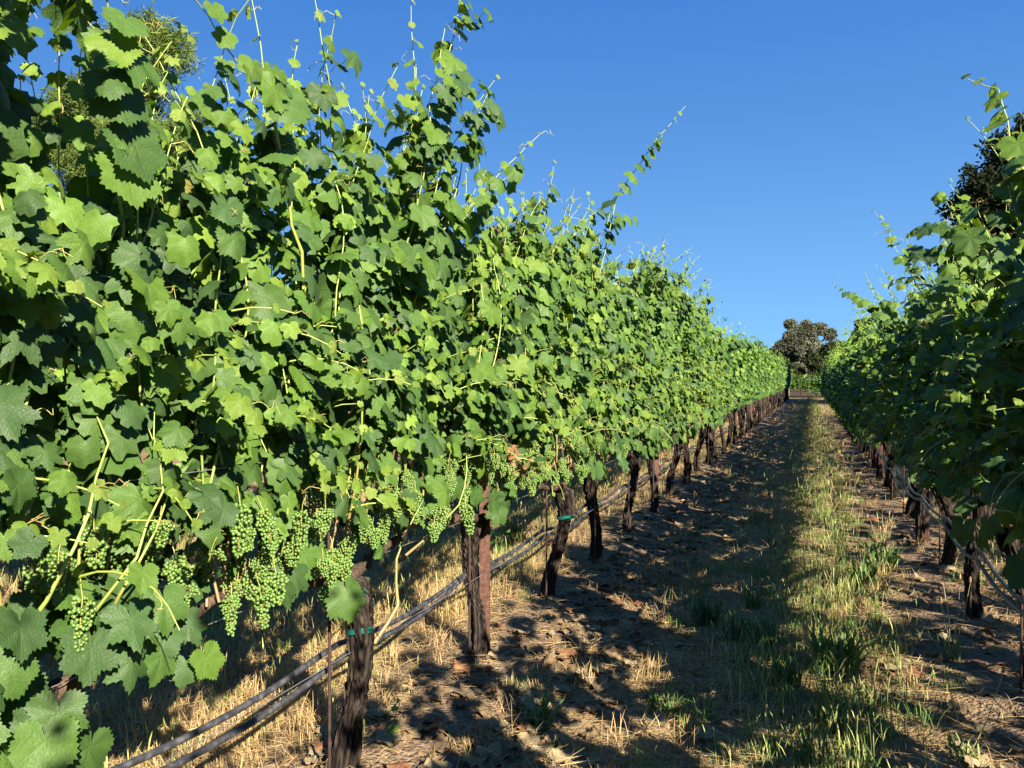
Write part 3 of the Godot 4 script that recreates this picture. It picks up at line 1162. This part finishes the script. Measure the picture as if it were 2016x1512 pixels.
func make_tie(at: Vector3, r: float, label: String) -> void:
	var root := thing("plastic_tie", at)
	tag(root, label, "plant tie", "")
	var g := Geo.new()
	var n := 20
	for k in n + 1:
		var a := TAU * k / n
		var rr := r * (1.0 + 0.05 * sin(a * 3.0))
		g.put(Vector3(cos(a) * rr, -0.011 + 0.006 * sin(a * 2.0), sin(a) * rr))
		g.put(Vector3(cos(a) * rr * 1.03, 0.011 + 0.006 * sin(a * 2.0), sin(a) * rr * 1.03))
		if k:
			g.quad(k * 2 - 2, k * 2 - 1, k * 2 + 1, k * 2)
	mi("band", g.mesh(m_tie), root)
	var t := Geo.new()
	t.strip(PackedVector3Array([Vector3(r * 0.9, 0, r * 0.45), Vector3(r * 1.3, 0.008, r * 0.4), Vector3(r * 1.75, -0.02, r * 0.3), Vector3(r * 1.9, -0.05, r * 0.35)]), PackedFloat32Array([0.010, 0.011, 0.010, 0.006]), Vector3(0, 0.8, 0.6), PackedColorArray([Color.WHITE, Color.WHITE, Color.WHITE, Color.WHITE]))
	mi("loose_tail", t.mesh(m_tie), root)


func _ready() -> void:
	# ------------------------------------------------------------ camera, sky, sun, exposure
	var cam := Camera3D.new()
	cam.name = "camera"
	cam.position = Vector3(0, 1.5, 0)
	cam.rotation = Vector3(deg_to_rad(-0.28), deg_to_rad(19.86), 0)
	cam.fov = 49.74
	cam.near = 0.05
	cam.far = 3000.0
	add_child(cam)
	cam.current = true
	var env := Environment.new()
	env.background_mode = Environment.BG_SKY
	env.tonemap_mode = Environment.TONE_MAPPER_LINEAR
	env.tonemap_exposure = 3.75
	env.sdfgi_enabled = true
	env.ssao_enabled = true
	env.ssil_enabled = true
	var sm := ProceduralSkyMaterial.new()
	sm.sky_top_color = lin(0.0085, 0.047, 0.166)
	sm.sky_horizon_color = lin(0.080, 0.182, 0.310)
	sm.sky_curve = 0.16
	sm.ground_bottom_color = lin(0.026, 0.023, 0.017)
	sm.ground_horizon_color = lin(0.06, 0.065, 0.057)
	sm.sun_angle_max = 8.0
	var sky := Sky.new()
	sky.sky_material = sm
	env.sky = sky
	var we := WorldEnvironment.new()
	we.name = "environment"
	we.environment = env
	add_child(we)
	var sun := DirectionalLight3D.new()
	sun.name = "sun"
	sun.light_energy = 1.6
	sun.light_color = Color(1.0, 0.955, 0.88)
	sun.light_angular_distance = 0.5
	sun.shadow_enabled = true
	add_child(sun)
	sun.look_at_from_position(TO_SUN * 50.0, Vector3.ZERO)

	land.seed = 3
	land.frequency = 0.1
	land.fractal_octaves = 3
	patch.seed = 8
	patch.frequency = 0.012
	patch.fractal_octaves = 3
	bark_noise.seed = 5
	bark_noise.frequency = 0.04
	bark_noise.fractal_octaves = 2
	make_materials()
	make_leaves()
	rng.seed = 41
	make_bunches()
	make_far_foliage()
	for k in 6:
		trunk_meshes.append(trunk_geo(0.80, 0.034 + 0.003 * k, Vector2(0.03 * sin(k * 2.0), 0.05 * cos(k * 3.0)), 60 + k, 26, 18).mesh(m_bark))

	# ------------------------------------------------------------ ground
	var xs := PackedFloat32Array()
	var zs := PackedFloat32Array()
	var x := -7.0
	while x <= 4.0:
		xs.append(x)
		x += 0.09
	var d := 0.12
	x = 4.0
	while x < 900.0:
		d *= 1.28
		x += d
		xs.append(x)
	d = 0.12
	x = -7.0
	var lo := PackedFloat32Array()
	while x > -900.0:
		d *= 1.28
		x -= d
		lo.append(x)
	lo.reverse()
	xs = lo + xs
	var s := 1.0
	while s < 20.0:
		zs.append(s)
		s += 0.09
	d = 0.1
	while s < 900.0:
		d *= 1.06 if s < 75.0 else 1.2
		zs.append(s)
		s += d
	var back := PackedFloat32Array()
	d = 0.3
	s = 0.9
	while s > -600.0:
		back.append(s)
		d *= 1.22
		s -= d
	back.reverse()
	zs = back + zs
	var g := Geo.new()
	for a in zs:
		for b in xs:
			var q := fposmod(b - ROW_L, ROW_GAP) - ROW_GAP * 0.5
			var bare := smoothstep(0.55, 1.15, absf(q) + 0.35 * patch.get_noise_2d(b * 50.0, a * 50.0))
			var soil := Color(0.26, 0.190, 0.130)
			var dry := Color(0.33, 0.235, 0.13)
			var c := dry.lerp(soil, bare)
			if a > 68.5: c = Color(0.25, 0.19, 0.125)
			if a > 75.0: c = Color(0.10, 0.075, 0.05)
			c = c * (1.0 + 0.25 * patch.get_noise_2d(b * 160.0, a * 160.0))
			g.put(Vector3(b, ground_h(b, a), -a), Vector2(b, a), c)
	var w := xs.size()
	for a in zs.size() - 1:
		for b in w - 1:
			var o := a * w + b
			g.quad(o, o + w, o + w + 1, o + 1)
	var m_soil := StandardMaterial3D.new()
	m_soil.vertex_color_use_as_albedo = true
	m_soil.albedo_texture = noise_tex(0.03, 6, 61, lin(0.55, 0.52, 0.5), lin(1, 1, 1), lin(0.85, 0.84, 0.82), 1024)
	m_soil.uv1_scale = Vector3(0.7, 0.7, 1)
	m_soil.detail_enabled = true
	m_soil.detail_blend_mode = BaseMaterial3D.BLEND_MODE_MUL
	m_soil.detail_albedo = m_soil.albedo_texture
	m_soil.heightmap_enabled = true
	m_soil.heightmap_texture = grey_tex(0.05, 6, 62, 1024)
	m_soil.heightmap_scale = 1.6
	m_soil.roughness = 0.97
	m_soil.metallic_specular = 0.15
	var ground := mi("ground", g.mesh(m_soil))
	ground.set_meta("kind", "structure")

	# ------------------------------------------------------------ trees behind the rows
	var feather := spray(12, 0.20, 0.011, 11)
	var oak := spray(9, 0.26, 0.06, 12)
	var gum := spray(12, 0.42, 0.085, 13)
	tree("feathery_tree", "tall feathery olive green tree behind the left vine row", Vector3(-15.4, 0, -15.5), 0.22, clumps(70, Vector3(0.2, 6.3, 0), Vector3(2.8, 3.7, 2.2), 0.55, 1.05, 71), feather, 15000, Color(0.042, 0.078, 0.020), Color(0.17, 0.24, 0.050), Color(0.22, 0.19, 0.16), 301, 0.1)
	tree("broadleaf_tree", "brownish twiggy treetop peeping over the left vine row", Vector3(-11.5, 0, -32.0), 0.25, [[Vector3(0, 6.6, 0), 1.4], [Vector3(-1.6, 5.8, 0), 1.6], [Vector3(1.7, 5.4, 0.4), 1.6], [Vector3(0, 4.6, 0), 2.2]], oak, 3000, Color(0.06, 0.06, 0.035), Color(0.13, 0.11, 0.065), Color(0.16, 0.12, 0.1), 302, 0.3)
	tree("oak_tree", "large dark oak rising behind the shaded right vine row", Vector3(10.9, 0, -46.4), 0.5, [[Vector3(3.2, 13.0, 0), 3.3], [Vector3(-0.5, 12.4, 0), 2.5], [Vector3(-2.2, 10.2, 0.5), 2.4], [Vector3(1.0, 10.0, 1.5), 3.0], [Vector3(4.8, 10.0, 0.0), 3.4], [Vector3(-2.2, 7.6, 0), 2.6], [Vector3(1.4, 7.0, 1.0), 3.2], [Vector3(4.8, 6.6, 0), 3.4], [Vector3(-0.6, 5.0, 0), 2.6]], oak, 15000, Color(0.012, 0.018, 0.009), Color(0.035, 0.05, 0.020), Color(0.08, 0.07, 0.06), 303, 0.35)
	tree("eucalyptus_tree", "tall grey brown eucalyptus at the far end of the alley", Vector3(-1.4, 0, -150.0), 0.6, [[Vector3(-1.9, 11.0, 0), 0.85], [Vector3(0.7, 10.6, 0), 0.9], [Vector3(2.8, 10.2, 0), 1.0], [Vector3(4.4, 9.2, 0), 0.9], [Vector3(-4.6, 6.3, 0), 0.8]] + clumps(44, Vector3(-0.1, 6.2, 0), Vector3(3.9, 4.4, 2.6), 0.6, 1.2, 72), gum, 20000, Color(0.065, 0.078, 0.050), Color(0.205, 0.215, 0.145), Color(0.30, 0.26, 0.21), 304, 0.4)
	tree("cypress_tree", "dark pointed conifer behind the right vine row, left of the oak", Vector3(5.6, 0, -108.0), 0.3, [[Vector3(0, 8.2, 0), 0.7], [Vector3(0.2, 7.2, 0), 1.1], [Vector3(-0.3, 5.8, 0), 1.5], [Vector3(0.2, 4.0, 0), 1.9]], oak, 3000, Color(0.015, 0.026, 0.014), Color(0.05, 0.07, 0.035), Color(0.1, 0.08, 0.06), 305, 0.3)
	tree("bushy_tree", "low dark green tree to the right of the eucalyptus", Vector3(3.6, 0, -141.0), 0.4, [[Vector3(0, 5.6, 0), 2.3], [Vector3(3.2, 5.0, 0), 2.3], [Vector3(-2.2, 4.2, 0), 1.9], [Vector3(5.8, 5.6, 0), 2.0], [Vector3(1.4, 3.2, 0), 2.6]], gum, 6000, Color(0.025, 0.036, 0.016), Color(0.06, 0.08, 0.03), Color(0.1, 0.08, 0.06), 306, 0.5)
	tree("shade_tree", "dark round tree just left of the eucalyptus base", Vector3(-9.5, 0, -141.0), 0.4, [[Vector3(0, 4.2, 0), 2.2], [Vector3(3.0, 3.4, 0), 2.2], [Vector3(5.6, 2.6, 0), 1.9]], gum, 4000, Color(0.025, 0.034, 0.018), Color(0.06, 0.075, 0.03), Color(0.1, 0.08, 0.06), 307, 0.5)

	# ------------------------------------------------------------ vines
	var known := {
		0: "leafy sunlit grapevine filling the left edge, only its thin leaning trunk top in frame",
		1: "grapevine with a thick leaning trunk and two teal ties, left of the steel post",
		2: "grapevine whose dark straight trunk stands against the nearest rusty steel post",
		3: "grapevine with a bent foot and teal tie, just beyond the nearest rusty steel post",
	}
	for k in 11:
		var ss := 1.38 + STEP * k + (0.09 if k == 0 else 0.0)
		var extra := []
		if k == 0:
			extra = [
				[[Vector3(-1.5, 1.75, -2.25), Vector3(-1.48, 2.27, -2.05), Vector3(-1.45, 2.43, -1.73), Vector3(-1.42, 2.5, -1.5)], 0.0058, 0.085, 0.0, 4, 0.6],
				[[Vector3(-1.5, 2.1, -2.1), Vector3(-1.5, 2.3, -2.06), Vector3(-1.5, 2.64, -1.95)], 0.0035, 0.085, 0.0, 1, 0.3],
				[[Vector3(-1.62, 0.84, -1.25), Vector3(-1.50, 1.0, -1.25), Vector3(-1.43, 1.10, -1.27), Vector3(-1.42, 1.22, -1.33), Vector3(-1.47, 1.36, -1.42), Vector3(-1.6, 1.5, -1.5)], 0.0072, 0.0, 0.0, 0, 0.0],
				[[Vector3(-1.62, 0.84, -1.46), Vector3(-1.50, 0.98, -1.42), Vector3(-1.43, 1.10, -1.46), Vector3(-1.43, 1.24, -1.54), Vector3(-1.55, 1.42, -1.65)], 0.0054, 0.0, 0.3, 0, 0.0],
				[[Vector3(-1.62, 0.84, -1.5), Vector3(-1.49, 1.0, -1.47), Vector3(-1.44, 1.08, -1.49), Vector3(-1.45, 1.22, -1.58), Vector3(-1.58, 1.38, -1.66)], 0.0054, 0.0, 0.5, 0, 0.0],
				[[Vector3(-1.5, 1.8, -1.5), Vector3(-1.38, 2.3, -1.35), Vector3(-1.30, 2.5, -1.2), Vector3(-1.2, 2.48, -1.1)], 0.005, 0.09, 0.0, 2, 1.0],
				[[Vector3(-1.5, 1.8, -1.0), Vector3(-1.38, 2.2, -1.0), Vector3(-1.25, 2.4, -0.95), Vector3(-1.1, 2.4, -1.0)], 0.005, 0.09, 0.0, 2, 1.0]]
		if k == 1:
			extra = [
				[[Vector3(-1.55, 1.75, -3.05), Vector3(-1.5, 1.92, -3.09), Vector3(-1.5, 2.45, -3.12), Vector3(-1.48, 2.75, -3.22), Vector3(-1.46, 3.3, -3.44)], 0.0062, 0.094, 0.0, 1, 1.0],
				[[Vector3(-1.52, 2.0, -3.15), Vector3(-1.48, 2.4, -3.2), Vector3(-1.46, 2.72, -3.26)], 0.0045, 0.09, 0.0, 1, 1.3],
				[[Vector3(-1.52, 2.3, -2.42), Vector3(-1.5, 2.42, -2.38), Vector3(-1.5, 2.75, -2.28)], 0.0035, 0.075, 0.0, 1, 0.1],
				[[Vector3(-1.55, 2.3, -3.05), Vector3(-1.5, 2.75, -3.0), Vector3(-1.5, 3.0, -2.97)], 0.0035, 0.075, 0.0, 1, 0.1],
				[[Vector3(-1.55, 1.9, -3.2), Vector3(-1.46, 2.3, -3.3), Vector3(-1.42, 2.62, -3.42), Vector3(-1.38, 2.8, -3.5)], 0.0045, 0.095, 0.0, 1, 1.2],
				[[Vector3(-1.55, 1.9, -2.95), Vector3(-1.46, 2.3, -3.0), Vector3(-1.44, 2.7, -3.05), Vector3(-1.42, 2.95, -3.12)], 0.0045, 0.095, 0.0, 1, 1.2],
				[[Vector3(-1.60, 0.47, -2.86), Vector3(-1.56, 0.60, -2.96), Vector3(-1.57, 0.78, -2.98), Vector3(-1.52, 1.0, -3.12)], 0.010, 0.0, 1.6, 0, 0.0],
				[[Vector3(-1.56, 0.78, -3.05), Vector3(-1.45, 0.95, -3.35), Vector3(-1.45, 1.25, -3.45)], 0.006, 0.0, 0.6, 0, 0.0],
				[[Vector3(-1.62, 0.02, -2.95), Vector3(-1.58, 0.16, -3.0), Vector3(-1.55, 0.24, -3.02)], 0.003, 0.055, 0.0, 1, 0.2]]
		if k == 4:
			extra = [[[Vector3(-1.5, 2.3, -6.1), Vector3(-1.4, 2.88, -6.2), Vector3(-1.15, 3.3, -6.35), Vector3(-0.92, 3.62, -6.5)], 0.005, 0.075, 0.0, 3, 0.4]]
		var label: String = known.get(k, "sunlit grapevine, %s trunk from the camera in the left row" % ordinal(k + 1))
		near_vine(ROW_L, ss, 1.0, label, "grapevines of the left row", k, [34, 44, 40, 28, 20, 16, 14, 12, 10, 8, 6][k], extra)
	for k in range(11, 52):
		far_vine(ROW_L, 1.38 + STEP * k, k, "sunlit grapevine, %s trunk from the camera in the left row" % ordinal(k + 1), "grapevines of the left row")
	for k in 3:
		far_vine(ROW_L, 1.38 - STEP * (k + 1), k + 60, "sunlit grapevine of the left row, out of sight beside the camera", "grapevines of the left row")
	for k in 9:
		var ss := 3.2 + STEP * k
		var extra := []
		if k == 0:
			extra = [[[Vector3(0.75, 1.8, -2.95), Vector3(0.64, 2.1, -3.0), Vector3(0.60, 2.5, -3.25), Vector3(0.52, 2.56, -3.3)], 0.005, 0.085, 0.0, 2, 0.8],
				[[Vector3(0.8, 1.7, -3.3), Vector3(0.58, 2.0, -3.5), Vector3(0.50, 2.14, -3.9), Vector3(0.42, 2.14, -4.1)], 0.005, 0.085, 0.0, 2, 0.8]]
		if k == 2:
			extra = [[[Vector3(0.8, 1.9, -6.2), Vector3(0.62, 2.3, -6.4), Vector3(0.5, 2.62, -6.6), Vector3(0.44, 2.75, -6.7)], 0.005, 0.085, 0.0, 2, 0.8]]
		if k == 4:
			extra = [[[Vector3(0.75, 1.9, -8.2), Vector3(0.45, 2.2, -8.5), Vector3(0.2, 2.45, -8.8)], 0.005, 0.085, 0.0, 2, 0.8]]
		near_vine(ROW_R, ss, -1.0, "shaded grapevine, %s trunk from the camera in the right row" % ordinal(k + 1) if k else "shaded grapevine hanging in at the right edge, its trunk out of frame", "grapevines of the right row", k + 20, 4, extra)
	for k in range(9, 51):
		far_vine(ROW_R, 3.2 + STEP * k, k, "shaded grapevine, %s trunk from the camera in the right row" % ordinal(k + 1), "grapevines of the right row")
	for k in 7:
		far_vine(ROW_R, 3.2 - STEP * (k + 1), k + 70, "grapevine of the right row standing beside and behind the camera", "grapevines of the right row")
	for k in range(-1, 24):
		far_vine(ROW_L - ROW_GAP, 1.9 + STEP * k, k + 200, "grapevine in the next row, glimpsed beneath the sunlit left row", "grapevines beyond the left row")
	for k in range(-6, 24):
		far_vine(ROW_R + ROW_GAP, 3.4 + STEP * k, k + 300, "grapevine in the next row, glimpsed beneath the shaded right row", "grapevines beyond the right row")
	for k in 27:
		far_vine(-6.0 + STEP * (k % 9), 76.5 + 2.4 * (k / 9), k + 400, "low grapevine in the front row that crosses the far end of the alley" if k < 9 else "grapevine behind the front row that crosses the far end", "grapevines across the far end" if k < 9 else "grapevines further back across the far end", PI / 2)

	# ------------------------------------------------------------ posts, stakes, wires, hoses, ties
	for k in 13:
		make_post(ROW_L + 0.03, 4.06 + STEP * 4 * k, k, "left vine row")
		make_post(ROW_R, 3.0 + STEP * 4 * k + 0.12, k, "right vine row")
	for side in 2:
		var row := ROW_L if side == 0 else ROW_R
		for k in 26:
			var ss := (1.38 if side == 0 else 3.2) + STEP * k - 0.11
			var o := thing("vine_stake", on_ground(row + (0.03 if side == 0 else -0.06), ss))
			var st := Geo.new()
			st.tube(PackedVector3Array([Vector3(0, -0.2, 0), Vector3(0.004, 0.5, 0.003), Vector3(0.0, 1.15, 0.006)]), PackedFloat32Array([0.006, 0.006, 0.006]), 7)
			mi("rod", st.mesh(m_stake), o)
			var clip := Geo.new()
			clip.tube(PackedVector3Array([Vector3(-0.02, 0.80, 0.0), Vector3(0.0, 0.802, 0.008), Vector3(0.02, 0.80, 0.0)]), PackedFloat32Array([0.002, 0.002, 0.002]), 5)
			mi("wire_clip", clip.mesh(m_wire), o)
			tag(o, "thin rusty stake beside the %s vine of the %s row" % [ordinal(k + 1), "left" if side == 0 else "right"], "stake", "thin vine stakes")
		var nm := "left" if side == 0 else "right"
		var h0 := 0.47 if side == 0 else 0.50
		var o1 := mi("drip_hose", line_along(row, -2.0, 66.5, h0, -0.085 if side == 0 else -0.06, 0.035, 0.16, 0.026, 1 + side, 0.0112, 10).mesh(m_hose))
		tag(o1, "black upper irrigation hose sagging along the %s vine row" % nm, "hose", "")
		var o2 := mi("drip_hose", line_along(row, -2.0, 66.5, h0 - 0.024, -0.062 if side == 0 else -0.09, 0.05, 0.16, 0.042, 5 + side, 0.0112, 10).mesh(m_hose))
		tag(o2, "black lower irrigation hose crossing under the upper one, %s vine row" % nm, "hose", "")
		for hh in [[0.475, 0.02, "hose support wire just above the hoses"], [0.79, 0.0, "fruiting wire along the cordons"], [1.25, 0.05, "lower foliage wire"], [1.75, 0.05, "upper foliage wire"], [2.08, 0.0, "top wire"]]:
			var wv := mi("trellis_wire", line_along(row, -2.0, 66.5, hh[0], hh[1] if side == 0 else -hh[1], 0.004, 0.6, 0.006, int(hh[0] * 10.0), 0.0016, 5).mesh(m_wire))
			tag(wv, "thin steel %s of the %s vine row" % [hh[2], nm], "wire", "")
	for q in [[1, 0.52, 0.052, Vector2(-0.02, -0.07), "teal plastic tie midway up the thick leaning trunk left of the steel post"], [1, 0.665, 0.062, Vector2(-0.02, -0.07), "teal plastic tie at the head of the thick leaning trunk, under leaves"], [3, 0.52, 0.052, Vector2(0.02, -0.13), "teal plastic tie on the bent trunk just beyond the nearest steel post"]]:
		var tie_at := trunk_mid((q[1] + 0.08) / 0.81, q[3], q[0] * 3 + int(ROW_L * 7.0)) + on_ground(ROW_L, 1.38 + STEP * q[0], q[1])
		make_tie(tie_at, q[2], q[4])
	for sd in 2:
		var e := thing("end_post", on_ground(ROW_L if sd == 0 else ROW_R, 67.8))
		var eg := Geo.new()
		eg.tube(PackedVector3Array([Vector3(0, -0.3, 0), Vector3(0, 1.0, 0), Vector3(0.01, 1.9, 0), Vector3(0.01, 1.905, 0)]), PackedFloat32Array([0.058, 0.055, 0.053, 0.045]), 14, PackedColorArray([Color(0.3, 0.25, 0.2), Color(0.36, 0.3, 0.25), Color(0.38, 0.32, 0.26), Color(0.38, 0.32, 0.26)]))
		mi("post", eg.mesh(m_bark), e)
		tag(e, "round wooden end post at the far end of the %s vine row" % ["left", "right"][sd], "post", "")

	# ------------------------------------------------------------ ground cover, weeds, fallen leaves
	sow()
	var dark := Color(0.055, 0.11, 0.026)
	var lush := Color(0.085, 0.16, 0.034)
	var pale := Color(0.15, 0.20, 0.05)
	for q in [
		[-1.12, 3.44, 0.17, 16, 0, lush, "lone bright green grass clump in the bare shade right of the thick trunk", "grass_clump", "grass"],
		[-0.61, 5.23, 0.22, 26, 0, dark, "upright dark green weed at the left edge of the alley grass", "broadleaf_weed", "weed"],
		[-0.63, 3.79, 0.17, 20, 0, lush, "small green tuft in the dappled light nearest the bare left strip", "grass_clump", "grass"],
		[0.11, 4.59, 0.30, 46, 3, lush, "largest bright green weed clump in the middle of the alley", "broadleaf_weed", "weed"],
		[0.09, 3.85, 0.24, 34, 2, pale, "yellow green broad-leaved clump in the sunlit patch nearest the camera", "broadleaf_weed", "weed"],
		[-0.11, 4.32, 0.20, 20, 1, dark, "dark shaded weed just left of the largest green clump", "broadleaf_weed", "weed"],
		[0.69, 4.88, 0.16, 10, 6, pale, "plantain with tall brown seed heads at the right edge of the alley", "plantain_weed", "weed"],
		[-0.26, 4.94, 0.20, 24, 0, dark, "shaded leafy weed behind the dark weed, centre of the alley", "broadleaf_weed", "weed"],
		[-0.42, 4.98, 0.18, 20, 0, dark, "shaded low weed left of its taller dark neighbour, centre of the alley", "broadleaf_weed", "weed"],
		[0.36, 6.60, 0.24, 34, 2, lush, "green weed clump where the alley's tall grass meets the shade", "broadleaf_weed", "weed"],
		[0.54, 7.19, 0.26, 30, 6, lush, "tall stemmed green weed against the right row's bare soil", "plantain_weed", "weed"],
		[-2.75, 3.85, 0.15, 12, 1, pale, "small green sprout standing in the golden hay beyond the left row", "grass_clump", "grass"],
		[-2.60, 6.78, 0.26, 30, 1, lush, "green grass clump glimpsed right of the nearest steel post", "grass_clump", "grass"],
		[-2.65, 7.38, 0.26, 30, 1, pale, "pale green clump behind the grass clump right of the nearest post", "grass_clump", "grass"],
		[0.02, 3.47, 0.18, 22, 1, lush, "green weed cut by the bottom edge of the view, mid alley", "broadleaf_weed", "weed"],
		[0.57, 3.66, 0.14, 14, 3, pale, "thin weed with seed heads near the lower right corner", "plantain_weed", "weed"],
		[-0.37, 5.75, 0.16, 18, 0, lush, "small weed on the sunlit straw left of the alley's middle", "broadleaf_weed", "weed"]]:
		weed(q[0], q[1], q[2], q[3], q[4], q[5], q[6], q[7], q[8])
	rng.seed = 909
	var dead := []
	for k in 5:
		dead.append(leaf_geo(16, [0.5, 1.0], 0.12, 400 + k * 3))
		for j in dead[k].v.size():  # dry and curled
			var q: Vector3 = dead[k].v[j]
			dead[k].v[j].z += 0.28 * q.length_squared() * (1.0 + 0.6 * sin(q.x * 5.0 + k)) + 0.10 * sin(q.y * 6.0 + k * 2.0)
		dead[k] = dead[k].mesh(m_dead[k])
	var litter := [[], [], [], [], []]
	var lcol := [PackedColorArray(), PackedColorArray(), PackedColorArray(), PackedColorArray(), PackedColorArray()]
	var singles := 0
	for k in 1900:
		var ss := 2.6 + pow(rng.randf(), 1.6) * 22.0
		var pp := ROW_L + 0.45 + rng.randfn(0.0, 0.28)
		var pick := rng.randf()
		if pick < 0.25: pp = ROW_R - 0.05 + rng.randfn(0.0, 0.25)
		elif pick < 0.36: pp = rf(-1.3, 0.8)
		var sz := rf(0.038, 0.075)
		var b := Basis.from_euler(Vector3(-PI / 2 + rf(-0.5, 0.5), rf(0, TAU), 0)) * Basis.from_scale(Vector3.ONE * sz)
		b = Basis(Vector3.UP, rf(0, TAU)) * b
		var t := Transform3D(b, on_ground(pp, ss, 0.012 + rf(0, 0.015)))
		var w5 := rng.randi() % 5
		if singles < 290 and ss < 7.5:
			var o := mi("fallen_leaf", dead[w5], ground, singles)
			o.transform = t
			singles += 1
		else:
			litter[w5].append(t)
			lcol[w5].append(Color.WHITE)
	for k in 5:
		scatter("leaf_litter", dead[k], litter[k], lcol[k], ground)
